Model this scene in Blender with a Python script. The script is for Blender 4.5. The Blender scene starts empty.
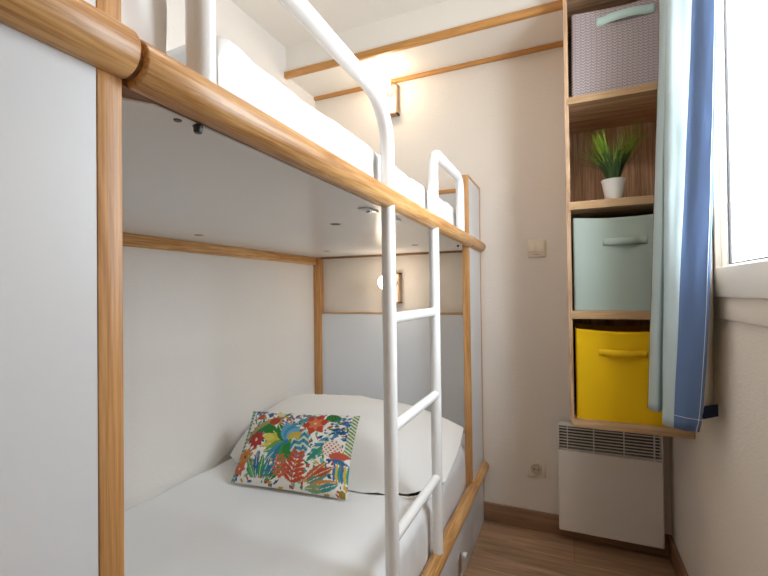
import bpy, bmesh, math, random
import numpy as np
from mathutils import Vector, Matrix, noise
random.seed(7)
S = bpy.context.scene
C = S.collection

# ------------------------------------------------------------------ camera, world, exposure
cam = bpy.data.objects.new('camera', bpy.data.cameras.new('camera'))
C.objects.link(cam)
Rv = Vector((0.917722, 0.397021, -0.012653)); Uv = Vector((0.016209, -0.005603, 0.999853)); Fv = Vector((-0.396892, 0.917793, 0.011577))
M = Matrix.Identity(4)
for i in range(3):
    M[i][0] = Rv[i]; M[i][1] = Uv[i]; M[i][2] = -Fv[i]
M.translation = (0, 0, 1.172)
cam.matrix_world = M
cam.data.sensor_width = 36
cam.data.lens = 428.8 / 768 * 36
cam.data.clip_start = 0.02
S.camera = cam

w = bpy.data.worlds.new('sky'); S.world = w
w.use_nodes = True
w.node_tree.nodes['Background'].inputs[0].default_value = (0.84, 0.925, 1.0, 1)
w.node_tree.nodes['Background'].inputs[1].default_value = 16.5
vs = S.view_settings
vs.view_transform = 'Standard'; vs.look = 'None'; vs.gamma = 1; vs.use_curve_mapping = False
vs.exposure = 0.33
S.cycles.max_bounces = 10
S.cycles.diffuse_bounces = 6
S.cycles.transparent_max_bounces = 12
S.cycles.sample_clamp_indirect = 8

# room constants
XL, XR, YB, YF, ZC = -1.4116, 0.395, 2.24, -1.45, 2.53
WY0, WY1, WZ0, WZ1 = 0.86, 1.50, 1.19, 2.22        # window opening in the right wall

# portal for the sky light, in the window opening
pl = bpy.data.lights.new('window_daylight', 'AREA'); pl.shape = 'RECTANGLE'
pl.size = WZ1 - WZ0; pl.size_y = WY1 - WY0
pl.cycles.is_portal = True
po = bpy.data.objects.new('window_daylight', pl); C.objects.link(po)
po.location = (XR + 0.13, (WY0 + WY1) / 2, (WZ0 + WZ1) / 2)
po.rotation_euler = (0, math.pi / 2, 0)

# ------------------------------------------------------------------ materials
def new_mat(name):
    m = bpy.data.materials.new(name); m.use_nodes = True
    nt = m.node_tree
    return m, nt, nt.nodes['Principled BSDF']

def N(nt, t, **kw):
    n = nt.nodes.new(t)
    for k, v in kw.items():
        if k in n.inputs: n.inputs[k].default_value = v
        else: setattr(n, k, v)
    return n

def plain(name, col, rough=0.5, bump=0, bscale=100, metal=0, spec=0.5, var=0):
    m, nt, b = new_mat(name)
    b.inputs['Base Color'].default_value = (*col, 1)
    b.inputs['Roughness'].default_value = rough
    b.inputs['Metallic'].default_value = metal
    b.inputs['Specular IOR Level'].default_value = spec
    tc = N(nt, 'ShaderNodeTexCoord')
    if bump:
        nz = N(nt, 'ShaderNodeTexNoise', Scale=bscale, Detail=3.0)
        nt.links.new(tc.outputs['Object'], nz.inputs['Vector'])
        bp = N(nt, 'ShaderNodeBump', Strength=bump, Distance=0.01)
        nt.links.new(nz.outputs['Fac'], bp.inputs['Height'])
        nt.links.new(bp.outputs['Normal'], b.inputs['Normal'])
    if var:
        nz2 = N(nt, 'ShaderNodeTexNoise', Scale=3.0, Detail=4.0)
        nt.links.new(tc.outputs['Object'], nz2.inputs['Vector'])
        mx = N(nt, 'ShaderNodeMix', data_type='RGBA')
        mx.inputs[6].default_value = (*[c * (1 - var) for c in col], 1)
        mx.inputs[7].default_value = (*[min(1, c * (1 + var)) for c in col], 1)
        nt.links.new(nz2.outputs['Fac'], mx.inputs[0])
        nt.links.new(mx.outputs[2], b.inputs['Base Color'])
    return m

def wood(name, light, dark, axis='Y', scale=1.0, rough=0.4, contrast=1.0, fine=90):
    """streaky timber, the grain running along one axis"""
    m, nt, b = new_mat(name)
    tc = N(nt, 'ShaderNodeTexCoord')
    mp = N(nt, 'ShaderNodeMapping')
    sc = {'X': (0.06, 1, 1), 'Y': (1, 0.06, 1), 'Z': (1, 1, 0.06)}[axis]
    mp.inputs['Scale'].default_value = sc
    nt.links.new(tc.outputs['Object'], mp.inputs['Vector'])
    n1 = N(nt, 'ShaderNodeTexNoise', Scale=34.0 * scale, Detail=6.0, Roughness=0.68, Distortion=1.2)
    mp2 = N(nt, 'ShaderNodeMapping'); mp2.inputs['Scale'].default_value = tuple(0.4 if q < 1 else 1 for q in sc)
    nt.links.new(mp.outputs[0], mp2.inputs['Vector'])
    n2 = N(nt, 'ShaderNodeTexNoise', Scale=fine * scale * 3.2, Detail=2.0, Roughness=0.5)
    nt.links.new(mp.outputs[0], n1.inputs['Vector']); nt.links.new(mp2.outputs[0], n2.inputs['Vector'])
    ad = N(nt, 'ShaderNodeMath', operation='MULTIPLY_ADD'); ad.inputs[1].default_value = 0.55
    sb = N(nt, 'ShaderNodeMath', operation='SUBTRACT'); sb.inputs[1].default_value = 0.10
    nt.links.new(n2.outputs['Fac'], ad.inputs[0]); nt.links.new(n1.outputs['Fac'], ad.inputs[2])
    nt.links.new(ad.outputs[0], sb.inputs[0]); ad = sb
    r = N(nt, 'ShaderNodeValToRGB')
    h = 0.15 / contrast
    r.color_ramp.elements[0].position = max(0, 0.67 - h); r.color_ramp.elements[0].color = (*dark, 1)
    r.color_ramp.elements[1].position = min(1, 0.67 + h); r.color_ramp.elements[1].color = (*light, 1)
    nt.links.new(ad.outputs[0], r.inputs[0]); nt.links.new(r.outputs[0], b.inputs['Base Color'])
    bp = N(nt, 'ShaderNodeBump', Strength=0.08, Distance=0.005)
    nt.links.new(ad.outputs[0], bp.inputs['Height']); nt.links.new(bp.outputs[0], b.inputs['Normal'])
    b.inputs['Roughness'].default_value = rough
    return m

def wall_mat(name, col):
    """painted roughcast: fine, slightly horizontal grain"""
    m, nt, b = new_mat(name)
    b.inputs['Base Color'].default_value = (*col, 1); b.inputs['Roughness'].default_value = 0.75
    b.inputs['Specular IOR Level'].default_value = 0.25
    tc = N(nt, 'ShaderNodeTexCoord'); mp = N(nt, 'ShaderNodeMapping')
    mp.inputs['Scale'].default_value = (1, 1, 3.2)
    nt.links.new(tc.outputs['Object'], mp.inputs['Vector'])
    n1 = N(nt, 'ShaderNodeTexNoise', Scale=55.0, Detail=4.0, Roughness=0.6)
    nt.links.new(mp.outputs[0], n1.inputs['Vector'])
    bp = N(nt, 'ShaderNodeBump', Strength=0.30, Distance=0.006)
    nt.links.new(n1.outputs['Fac'], bp.inputs['Height']); nt.links.new(bp.outputs[0], b.inputs['Normal'])
    return m

def floor_mat():
    m, nt, b = new_mat('laminate_planks')
    tc = N(nt, 'ShaderNodeTexCoord')
    br = N(nt, 'ShaderNodeTexBrick', Scale=1.0)
    br.inputs['Brick Width'].default_value = 1.25; br.inputs['Row Height'].default_value = 0.185
    br.inputs['Mortar Size'].default_value = 0.0015; br.inputs['Mortar Smooth'].default_value = 0.1
    br.inputs['Color1'].default_value = (0.39, 0.25, 0.155, 1); br.inputs['Color2'].default_value = (0.45, 0.295, 0.185, 1)
    br.inputs['Mortar'].default_value = (0.24, 0.15, 0.09, 1)
    nt.links.new(tc.outputs['Object'], br.inputs['Vector'])
    mp = N(nt, 'ShaderNodeMapping'); mp.inputs['Scale'].default_value = (0.09, 1, 1)
    nt.links.new(tc.outputs['Object'], mp.inputs['Vector'])
    n1 = N(nt, 'ShaderNodeTexNoise', Scale=26.0, Detail=6.0, Roughness=0.65, Distortion=1.0)
    nt.links.new(mp.outputs[0], n1.inputs['Vector'])
    r = N(nt, 'ShaderNodeValToRGB')
    r.color_ramp.elements[0].position = 0.3; r.color_ramp.elements[0].color = (0.5, 0.46, 0.42, 1)
    r.color_ramp.elements[1].position = 0.7; r.color_ramp.elements[1].color = (1.25, 1.2, 1.15, 1)
    nt.links.new(n1.outputs['Fac'], r.inputs[0])
    mx = N(nt, 'ShaderNodeMix', data_type='RGBA', blend_type='MULTIPLY'); mx.inputs[0].default_value = 1
    nt.links.new(br.outputs['Color'], mx.inputs[6]); nt.links.new(r.outputs[0], mx.inputs[7])
    nt.links.new(mx.outputs[2], b.inputs['Base Color'])
    b.inputs['Roughness'].default_value = 0.42
    return m

def cloth(name, col, rough=0.9, translucent=0.0, weave=900, bump=0.05):
    m, nt, b = new_mat(name)
    b.inputs['Base Color'].default_value = (*col, 1); b.inputs['Roughness'].default_value = rough
    b.inputs['Specular IOR Level'].default_value = 0.15
    tc = N(nt, 'ShaderNodeTexCoord')
    n1 = N(nt, 'ShaderNodeTexNoise', Scale=weave, Detail=1.0)
    nt.links.new(tc.outputs['Object'], n1.inputs['Vector'])
    bp = N(nt, 'ShaderNodeBump', Strength=bump, Distance=0.002)
    nt.links.new(n1.outputs['Fac'], bp.inputs['Height']); nt.links.new(bp.outputs[0], b.inputs['Normal'])
    if translucent:
        tr = N(nt, 'ShaderNodeBsdfTranslucent'); tr.inputs['Color'].default_value = (*col, 1)
        mx = N(nt, 'ShaderNodeMixShader'); mx.inputs[0].default_value = translucent
        out = nt.nodes['Material Output']
        nt.links.new(b.outputs[0], mx.inputs[1]); nt.links.new(tr.outputs[0], mx.inputs[2])
        nt.links.new(mx.outputs[0], out.inputs['Surface'])
    return m

def chevron_cloth():
    """mauve grey fabric with a small zigzag weave"""
    m, nt, b = new_mat('zigzag_fabric')
    tc = N(nt, 'ShaderNodeTexCoord'); sp = N(nt, 'ShaderNodeSeparateXYZ')
    nt.links.new(tc.outputs['Object'], sp.inputs[0])
    def mth(op, a, bb=None):
        n = N(nt, 'ShaderNodeMath', operation=op)
        for i, v in enumerate((a, bb)):
            if v is None: continue
            if isinstance(v, (int, float)): n.inputs[i].default_value = v
            else: nt.links.new(v, n.inputs[i])
        return n.outputs[0]
    xy = mth('ADD', sp.outputs[0], sp.outputs[1])
    zig = mth('PINGPONG', mth('ADD', xy, 10), 0.0085)
    z = mth('ADD', sp.outputs[2], mth('MULTIPLY', zig, 0.9))
    st = mth('PINGPONG', mth('ADD', z, 10), 0.0055)
    row = mth('LESS_THAN', st, 0.0021)
    gap = mth('LESS_THAN', zig, 0.0012)
    f = mth('MULTIPLY', row, mth('SUBTRACT', 1, gap))
    mx = N(nt, 'ShaderNodeMix', data_type='RGBA')
    mx.inputs[6].default_value = (0.33, 0.275, 0.29, 1); mx.inputs[7].default_value = (0.56, 0.49, 0.50, 1)
    nt.links.new(f, mx.inputs[0]); nt.links.new(mx.outputs[2], b.inputs['Base Color'])
    b.inputs['Roughness'].default_value = 0.9
    return m

def attr_cloth(name, attr):
    m, nt, b = new_mat(name)
    a = N(nt, 'ShaderNodeAttribute'); a.attribute_name = attr
    nt.links.new(a.outputs['Color'], b.inputs['Base Color'])
    b.inputs['Roughness'].default_value = 0.85; b.inputs['Specular IOR Level'].default_value = 0.2
    return m

def glass_mat():
    m, nt, b = new_mat('window_glass')
    t = N(nt, 'ShaderNodeBsdfTransparent'); g = N(nt, 'ShaderNodeBsdfGlossy', Roughness=0.02)
    mx = N(nt, 'ShaderNodeMixShader'); mx.inputs[0].default_value = 0.06
    nt.links.new(t.outputs[0], mx.inputs[1]); nt.links.new(g.outputs[0], mx.inputs[2])
    nt.links.new(mx.outputs[0], nt.nodes['Material Output'].inputs['Surface'])
    return m

def emit(name, col, strength):
    m, nt, b = new_mat(name)
    b.inputs['Base Color'].default_value = (*col, 1)
    b.inputs['Emission Color'].default_value = (*col, 1); b.inputs['Emission Strength'].default_value = strength
    return m

PAINT = wall_mat('wall_paint', (0.77, 0.71, 0.64))
PAINT_L = wall_mat('wall_paint_pale', (0.82, 0.785, 0.74))
CEIL = plain('ceiling_paint', (0.82, 0.78, 0.72), 0.8, 0.05, 120)
FLOOR = floor_mat()
OAK_Y = wood('honey_oak_long', (0.72, 0.42, 0.17), (0.40, 0.175, 0.045), 'Y', 1.2, 0.36, 1.0)
OAK_Z = wood('honey_oak_upright', (0.66, 0.36, 0.14), (0.42, 0.19, 0.055), 'Z', 1.3, 0.42, 0.9)
OAK_X = wood('honey_oak_across', (0.62, 0.31, 0.09), (0.44, 0.20, 0.05), 'X', 1.3, 0.42, 0.9)
SKIRT = wood('walnut_skirting', (0.36, 0.20, 0.115), (0.24, 0.13, 0.07), 'X', 1.0, 0.45)
SKIRT_Y = wood('walnut_skirting_side', (0.36, 0.20, 0.115), (0.24, 0.13, 0.07), 'Y', 1.0, 0.45)
SHELF_EDGE = wood('shelf_oak', (0.62, 0.42, 0.24), (0.46, 0.28, 0.14), 'X', 1.0, 0.5)
SHELF_IN = wood('shelf_oak_rough', (0.72, 0.48, 0.30), (0.36, 0.205, 0.11), 'Z', 0.8, 0.55, 0.9)
SHELF_DEEP = wood('shelf_oak_underside', (0.72, 0.48, 0.30), (0.34, 0.19, 0.10), 'X', 0.6, 0.55, 0.9)
MELA = plain('white_melamine', (0.74, 0.76, 0.79), 0.32, 0.015, 30)
MELA_GREY = plain('grey_white_melamine', (0.80, 0.805, 0.80), 0.26, 0.01, 30)
DARK_WOOD = wood('dark_oak', (0.30, 0.15, 0.06), (0.17, 0.08, 0.03), 'Y', 1.3, 0.6)  # dark brown timber of the lipping, batten and dowel
METAL_W = plain('white_lacquered_tube', (0.86, 0.86, 0.85), 0.25)
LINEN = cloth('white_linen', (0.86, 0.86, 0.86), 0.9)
LINEN_DIM = cloth('white_linen_dimmed', (0.78, 0.78, 0.78), 0.9)  # same linen, colour darkened against overexposure on the upper bunk
LINEN_C = cloth('cream_seam', (0.78, 0.72, 0.58), 0.9)
PILLOWC = cloth('white_pillowcase', (0.87, 0.855, 0.83), 0.9)
PLASTIC = plain('cream_plastic', (0.74, 0.67, 0.55), 0.35)
PLASTIC_D = plain('dark_slot', (0.05, 0.045, 0.04), 0.5)
RAD = plain('radiator_enamel', (0.80, 0.765, 0.72), 0.4)
RAD_IN = plain('radiator_inside', (0.10, 0.09, 0.08), 0.6)
MINT = cloth('mint_fabric', (0.41, 0.49, 0.445), 0.85)
AQUA = cloth('aqua_webbing', (0.56, 0.74, 0.72), 0.8)
YEL = cloth('yellow_fabric', (0.84, 0.52, 0.008), 0.75)
YEL2 = cloth('yellow_webbing', (0.90, 0.56, 0.015), 0.7)
ZIG = chevron_cloth()
BLACK = plain('black_metal', (0.03, 0.03, 0.03), 0.4)
BROWNCAP = plain('brown_cap', (0.13, 0.08, 0.05), 0.5)
CUR_BLUE = cloth('blue_satin', (0.118, 0.185, 0.35), 0.5, 0.06)
CUR_NAVY = cloth('navy_satin', (0.06, 0.09, 0.22), 0.6, 0.05)
CUR_AQUA = cloth('pale_aqua_satin', (0.50, 0.61, 0.635), 0.55, 0.1)
CUR_CREAM = cloth('cream_satin', (0.78, 0.71, 0.57), 0.6, 0.2)
CUR_LINE = cloth('beige_lining', (0.72, 0.64, 0.54), 0.8, 0.1)
STITCH = cloth('white_thread', (0.8, 0.85, 0.9), 0.8)
FRAME_W = plain('window_pvc', (0.86, 0.84, 0.80), 0.35)
SASH_W = plain('window_sash_pvc', (0.90, 0.90, 0.89), 0.3)
GASKET = plain('rubber_gasket', (0.035, 0.035, 0.04), 0.6)
GLASS = glass_mat()
POT = plain('white_ceramic', (0.82, 0.80, 0.78), 0.45)
SOIL = plain('soil', (0.06, 0.045, 0.03), 0.9)
GREEN = plain('dark_green_blades', (0.075, 0.15, 0.045), 0.5)
LIME = plain('lime_tips', (0.34, 0.55, 0.05), 0.5)
BULB = emit('warm_bulb', (1.0, 0.83, 0.62), 26.0)
BULB_LOW = emit('warm_bulb_dim', (1.0, 0.83, 0.62), 15.0)
LAMP_FACE = plain('lamp_plate_beige', (0.78, 0.70, 0.60), 0.6)
LAMP_EDGE = wood('lamp_plate_edge', (0.46, 0.29, 0.17), (0.33, 0.19, 0.10), 'Z', 1.2, 0.5)
FILL_GLOW = emit('added_lamp_diffuser', (1.0, 0.88, 0.74), 15.0)  # glow of the added fill lamp, out of view
SILVER = plain('brushed_metal', (0.6, 0.6, 0.6), 0.35, metal=0.9)

# ------------------------------------------------------------------ mesh helpers
class MB:
    def __init__(s): s.bm = bmesh.new(); s.mi = 0
    def box(s, x0, x1, y0, y1, z0, z1, bev=0.0, seg=2, rot=None, about=None):
        r = bmesh.ops.create_cube(s.bm, size=1)
        vs_ = r['verts']
        for v in vs_:
            v.co = Vector(((x0 + x1) / 2 + v.co.x * (x1 - x0), (y0 + y1) / 2 + v.co.y * (y1 - y0), (z0 + z1) / 2 + v.co.z * (z1 - z0)))
        fs = list({f for v in vs_ for f in v.link_faces})
        for f in fs: f.material_index = s.mi
        if bev:
            es = list({e for v in vs_ for e in v.link_edges})
            q = bmesh.ops.bevel(s.bm, geom=es, offset=bev, segments=seg, profile=0.5, affect='EDGES')
            for f in q['faces']: f.material_index = s.mi
            vs_ = list({v for f in q['faces'] for v in f.verts} | {v for v in vs_ if v.is_valid})
        if rot is not None:
            bmesh.ops.rotate(s.bm, verts=[v for v in vs_ if v.is_valid], cent=about, matrix=rot)
        return s
    def tube(s, pts, r, seg=20, caps=True):
        """round tube along a polyline; r a number or one radius per point"""
        pts = [Vector(p) for p in pts]
        n = len(pts); rings = []
        rr = r if isinstance(r, (list, tuple)) else [r] * n
        t0 = (pts[1] - pts[0]).normalized()
        up = Vector((0, 0, 1)) if abs(t0.z) < 0.9 else Vector((1, 0, 0))
        a = t0.cross(up).normalized()
        for i, p in enumerate(pts):
            if i == 0: t = t0
            elif i == n - 1: t = (pts[i] - pts[i - 1]).normalized()
            else: t = ((pts[i + 1] - p).normalized() + (p - pts[i - 1]).normalized()).normalized()
            a = (a - t * a.dot(t)).normalized(); b = t.cross(a)
            rings.append([s.bm.verts.new(p + (a * math.cos(2 * math.pi * k / seg) + b * math.sin(2 * math.pi * k / seg)) * rr[i]) for k in range(seg)])
        for i in range(n - 1):
            for k in range(seg):
                f = s.bm.faces.new((rings[i][k], rings[i][(k + 1) % seg], rings[i + 1][(k + 1) % seg], rings[i + 1][k])); f.material_index = s.mi
        if caps:
            f = s.bm.faces.new(list(reversed(rings[0]))); f.material_index = s.mi
            f = s.bm.faces.new(rings[-1]); f.material_index = s.mi
        return s
    def lathe(s, prof, c, seg=32):
        """profile of (radius, height) turned about a vertical axis through c"""
        rings = []
        for (r, z) in prof:
            if r < 1e-6: rings.append([s.bm.verts.new((c[0], c[1], c[2] + z))])
            else: rings.append([s.bm.verts.new((c[0] + r * math.cos(2 * math.pi * k / seg), c[1] + r * math.sin(2 * math.pi * k / seg), c[2] + z)) for k in range(seg)])
        for i in range(len(rings) - 1):
            A, B = rings[i], rings[i + 1]
            for k in range(seg):
                k2 = (k + 1) % seg
                if len(A) == 1 and len(B) == 1: continue
                if len(A) == 1: vv = (A[0], B[k2], B[k])
                elif len(B) == 1: vv = (A[k], A[k2], B[0])
                else: vv = (A[k], A[k2], B[k2], B[k])
                f = s.bm.faces.new(vv); f.material_index = s.mi
        return s
    def ball(s, c, r, u=24, v=16, sc=(1, 1, 1)):
        q = bmesh.ops.create_uvsphere(s.bm, u_segments=u, v_segments=v, radius=r)
        for x in q['verts']: x.co = Vector((c[0] + x.co.x * sc[0], c[1] + x.co.y * sc[1], c[2] + x.co.z * sc[2]))
        return s
    def grid(s, P, closed_u=False):
        """P[i][j] -> point; a quad sheet"""
        V = [[s.bm.verts.new(p) for p in row] for row in P]
        for i in range(len(V) - 1):
            for j in range(len(V[0]) - 1):
                f = s.bm.faces.new((V[i][j], V[i + 1][j], V[i + 1][j + 1], V[i][j + 1])); f.material_index = s.mi
        return V
    def prism(s, poly, d):
        """planar polygon (list of 3D points) pushed along vector d"""
        a = [s.bm.verts.new(p) for p in poly]; b = [s.bm.verts.new(Vector(p) + Vector(d)) for p in poly]
        n = len(poly)
        s.bm.faces.new(list(reversed(a))); s.bm.faces.new(b)
        for i in range(n): s.bm.faces.new((a[i], a[(i + 1) % n], b[(i + 1) % n], b[i]))
        for f in s.bm.faces[-(n + 2):] if False else []: pass
        return s
    def build(s, name, mats, parent=None, origin=None, smooth=35, sub=0, fix=True):
        if fix: bmesh.ops.recalc_face_normals(s.bm, faces=s.bm.faces)
        me = bpy.data.meshes.new(name)
        if parent is not None:
            o_w = WORLD[parent.name]
        elif origin is not None: o_w = Vector(origin)
        else:
            xs = [v.co for v in s.bm.verts]
            o_w = Vector((sum(v.x for v in xs) / len(xs), sum(v.y for v in xs) / len(xs), min(v.z for v in xs)))
        for v in s.bm.verts: v.co -= o_w
        s.bm.to_mesh(me); s.bm.free()
        for m in (mats if isinstance(mats, (list, tuple)) else [mats]): me.materials.append(m)
        if smooth:
            for p in me.polygons: p.use_smooth = True
            if smooth < 180: me.set_sharp_from_angle(angle=math.radians(smooth))
        o = bpy.data.objects.new(name, me); C.objects.link(o)
        if parent is not None: o.parent = parent
        else: o.location = o_w
        WORLD[o.name] = o_w.copy()
        if sub:
            md = o.modifiers.new('sub', 'SUBSURF'); md.levels = sub; md.render_levels = sub
        return o
WORLD = {}

def thing(name, label, cat, loc, group=None):
    o = bpy.data.objects.new(name, None); C.objects.link(o)
    o.empty_display_size = 0.05
    o.location = loc; o['label'] = label; o['category'] = cat
    if group: o['group'] = group
    WORLD[o.name] = Vector(loc)
    return o
def tag(o, label, cat, group=None):
    o['label'] = label; o['category'] = cat
    if group: o['group'] = group
    return o
def struct(o, label=None, cat=None):
    o['kind'] = 'structure'
    if label: o['label'] = label
    if cat: o['category'] = cat
    return o
def arc(c, r, a0, a1, n, plane='YZ', x=0):
    out = []
    for i in range(n + 1):
        a = math.radians(a0 + (a1 - a0) * i / n)
        out.append((x, c[0] + r * math.cos(a), c[1] + r * math.sin(a)))
    return out

# ------------------------------------------------------------------ room shell
T = 0.12
struct(MB().box(XL - T, XR + T, YF - T, YB + T, -T, 0).build('floor', FLOOR, origin=(0, 0, 0)), 'brown wood-look laminate floor beside the bunk bed', 'floor')
struct(MB().box(XL - T, XR + T, YF - T, YB + T, ZC, ZC + T).build('ceiling', CEIL), 'plain cream ceiling above the bunk bed', 'ceiling')
struct(MB().box(XL - T, XL, YF - T, YB + T, 0, ZC).build('wall_left', PAINT_L), 'off-white wall behind the long side of the bunks', 'wall')
struct(MB().box(XL, XR, YB, YB + T, 0, ZC).build('wall_back', PAINT), 'beige back wall with the switch, socket and radiator', 'wall')
struct(MB().box(XL, XR, YF - T, YF, 0, ZC).build('wall_front', PAINT), 'plain beige wall closing the room opposite the radiator', 'wall')
b = MB()
b.box(XR, XR + T, YF - T, WY0, 0, ZC); b.box(XR, XR + T, WY1, YB + T, 0, ZC)
b.box(XR, XR + T, WY0, WY1, 0, WZ0); b.box(XR, XR + T, WY0, WY1, WZ1, ZC)
struct(b.build('wall_right', PAINT), 'greyish beige wall under and around the window', 'wall')
# lowered bulkhead over the foot of the upper bunk
struct(MB().box(XL, XR, 1.945, YB, 2.372, ZC).build('ceiling_bulkhead', CEIL), 'lowered ceiling box between the two wooden strips', 'ceiling')
struct(MB().box(XL, XR, 1.925, 1.947, 2.352, 2.386, 0.003).build('trim_1', OAK_X), 'honey wooden strip along the front edge of the lowered ceiling', 'trim')
struct(MB().box(XL, XR, 2.222, YB, 2.352, 2.372, 0.002).build('trim_2', OAK_X), 'thin wooden strip where lowered ceiling meets back wall', 'trim')
struct(MB().box(-0.42, XR, YB - 0.014, YB, 0, 0.093, 0.003).build('baseboard_back', SKIRT), 'brown skirting board under the socket', 'baseboard')
struct(MB().box(XR - 0.014, XR, YF, YB - 0.014, 0, 0.093, 0.003).build('baseboard_right', SKIRT_Y), 'brown skirting board along the window wall', 'baseboard')
struct(MB().box(XR - 0.010, XR, WY0 - 0.1, 1.545, 1.088, 1.152, 0.004).build('trim_3', PAINT), 'smooth beige band under the window frame', 'trim')

# window: outer frame, sash, gasket, pane
wn = thing('window_1', 'white framed window at the right edge of the photo', 'window', (XR, (WY0 + WY1) / 2, WZ0)); wn['kind'] = 'structure'
def ring(bm_, x0, x1, y0, y1, z0, z1, t, bev=0.003, tb=None):
    tb = tb or t
    bm_.box(x0, x1, y0, y0 + t, z0, z1, bev); bm_.box(x0, x1, y1 - t, y1, z0, z1, bev)
    bm_.box(x0, x1, y0 + t, y1 - t, z0, z0 + tb, bev); bm_.box(x0, x1, y0 + t, y1 - t, z1 - t, z1, bev)
b = MB(); ring(b, XR - 0.022, XR + 0.06, WY0 - 0.045, 1.545, 1.150, WZ1 + 0.045, 0.090, tb=0.080)
b.build('window_frame', FRAME_W, wn)
b = MB(); ring(b, XR - 0.010, XR + 0.0005, WY0 + 0.045, 1.455, 1.230, WZ1 - 0.045, 0.048, tb=0.006)
b.build('window_sash', SASH_W, wn)
b = MB(); ring(b, XR - 0.0055, XR - 0.0008, WY0 + 0.093, 1.407, 1.236, WZ1 - 0.093, 0.011, 0, tb=0.004)
b.build('window_gasket', GASKET, wn)
MB().box(XR - 0.0035, XR - 0.0002, WY0 + 0.093, 1.407, 1.236, WZ1 - 0.093).build('window_pane', GLASS, wn)

# ------------------------------------------------------------------ bunk bed
bed = thing('bunk_bed', 'built-in bunk bed with white panels, round oak rails and white tube ladder', 'bunk bed', (-0.93, 1.25, 0))
XA, RB = -0.4185, 0.0262           # rail axis and radius
ZU, ZLr = 1.4134, 0.2766
def edge_panel(y0, y1, z1, ew_front, lbl):
    p = MB().box(-0.449, -0.421, y0 + ew_front, y1 - 0.012, 0.0, z1 - 0.012).build('side_panel', MELA, bed)
    p['label'] = lbl
    return p
# near panel (beside the camera) and far panel (by the back wall)
pn = MB().box(-0.449, -0.4215, -0.60, 0.272, 0, 1.98).build('side_panel', MELA, bed)
pn['label'] = 'white panel at the near end of the bunk bed'
MB().box(-0.4495, -0.420, 0.272, 0.298, 0, 1.98, 0.002).build('edge_strip', OAK_Z, pn)
pf = MB().box(-0.449, -0.4215, 1.972, YB - 0.014, 0.0, 1.701).build('side_panel', MELA, bed)
pf['label'] = 'narrow white panel at the far end of the bunk bed'
b = MB(); b.box(-0.4520, -0.420, 1.960, 1.972, 0.285, 1.713, 0.0015)
b.box(-0.4520, -0.420, 1.972, YB - 0.002, 1.701, 1.713, 0.0015); b.box(-0.4520, -0.420, YB - 0.014, YB - 0.002, 0, 1.701, 0.0015)
b.build('edge_strip', OAK_Z, pf)
def rail_piece(z, y0, y1, name, r=RB, dip=0.0):
    za, zb_ = z, z - dip
    e = 0.003
    pts = [(XA, y0, z), (XA, y0 + e * 0.35, z), (XA, y0 + e, z)]
    n = max(2, int((y1 - y0) / 0.1))
    pts += [(XA, y0 + e + (y1 - y0 - 2 * e) * i / n, z) for i in range(1, n)]
    pts += [(XA, y1 - e, z), (XA, y1 - e * 0.35, z), (XA, y1, z)]
    rr = [r - e, r - e * 0.3] + [r] * (n + 1) + [r - e * 0.3, r - e]
    pts = [(x, y, za + (zb_ - za) * (y - 0.3) / 1.94) for (x, y, _) in pts]
    return MB().tube(pts, rr, 40).build(name, OAK_Y, bed, smooth=50)
r1 = rail_piece(1.422, -0.60, 0.300, 'rail_end', RB); r1['label'] = 'short oak rail end across the near panel'
rail_piece(1.417, 0.306, 1.955, 'bunk_rail', RB, 0.014)['label'] = 'long round oak rail of the upper bunk'
rail_piece(1.417, 1.960, YB - 0.004, 'rail_end', RB, 0.014)
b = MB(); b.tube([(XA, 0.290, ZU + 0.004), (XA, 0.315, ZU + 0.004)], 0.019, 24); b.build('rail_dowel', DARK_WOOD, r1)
rail_piece(ZLr, 0.306, 1.955, 'bunk_rail')['label'] = 'long round oak rail of the lower bunk'
rail_piece(ZLr, -0.60, 0.300, 'rail_end')
rail_piece(ZLr, 1.960, YB - 0.004, 'rail_end')
# upper bunk board with its corner cut back at the near end, and the brown lipping above it
b = MB()
b.prism([(-1.405, 0.31, 1.389), (-0.455, 0.31, 1.389), (-0.432, 0.345, 1.389), (-0.432, YB - 0.02, 1.389), (-1.405, YB - 0.02, 1.389)], (0, 0, 0.02))
base = b.build('bunk_board', MELA_GREY, bed)
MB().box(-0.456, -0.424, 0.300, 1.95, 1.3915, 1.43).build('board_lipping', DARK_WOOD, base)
def cap(x, y, r, mat=BROWNCAP):
    MB().lathe([(0, 1.3875), (r * 0.8, 1.3875), (r, 1.3890), (r, 1.391)], (x, y, 0), 20).build('cap', mat, base)
for x, y in ((-1.221, 1.151), (-0.668, 1.168), (-1.129, 1.886), (-0.644, 1.851)): cap(x, y, 0.017)
cap(-0.441, 0.384, 0.0052)
def bolt(x, y):
    b = MB(); b.lathe([(0, 1.380), (0.0045, 1.380), (0.0055, 1.382), (0.0055, 1.3875), (0.0065, 1.3875), (0.0065, 1.390)], (x, y, 0), 16)
    b.build('bolt', BLACK, base)
bolt(-0.434, 0.409); bolt(-0.469, 1.952)
for x, y in ((-0.482, 1.01), (-0.476, 1.16)):
    b = MB(); b.box(x - 0.008, x + 0.02, y - 0.04, y + 0.03, 1.3855, 1.389, 0.001)
    b.lathe([(0, 1.381), (0.006, 1.381), (0.007, 1.3855)], (x + 0.004, y, 0), 14)
    b.build('fixing_plate', SILVER, base)
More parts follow.
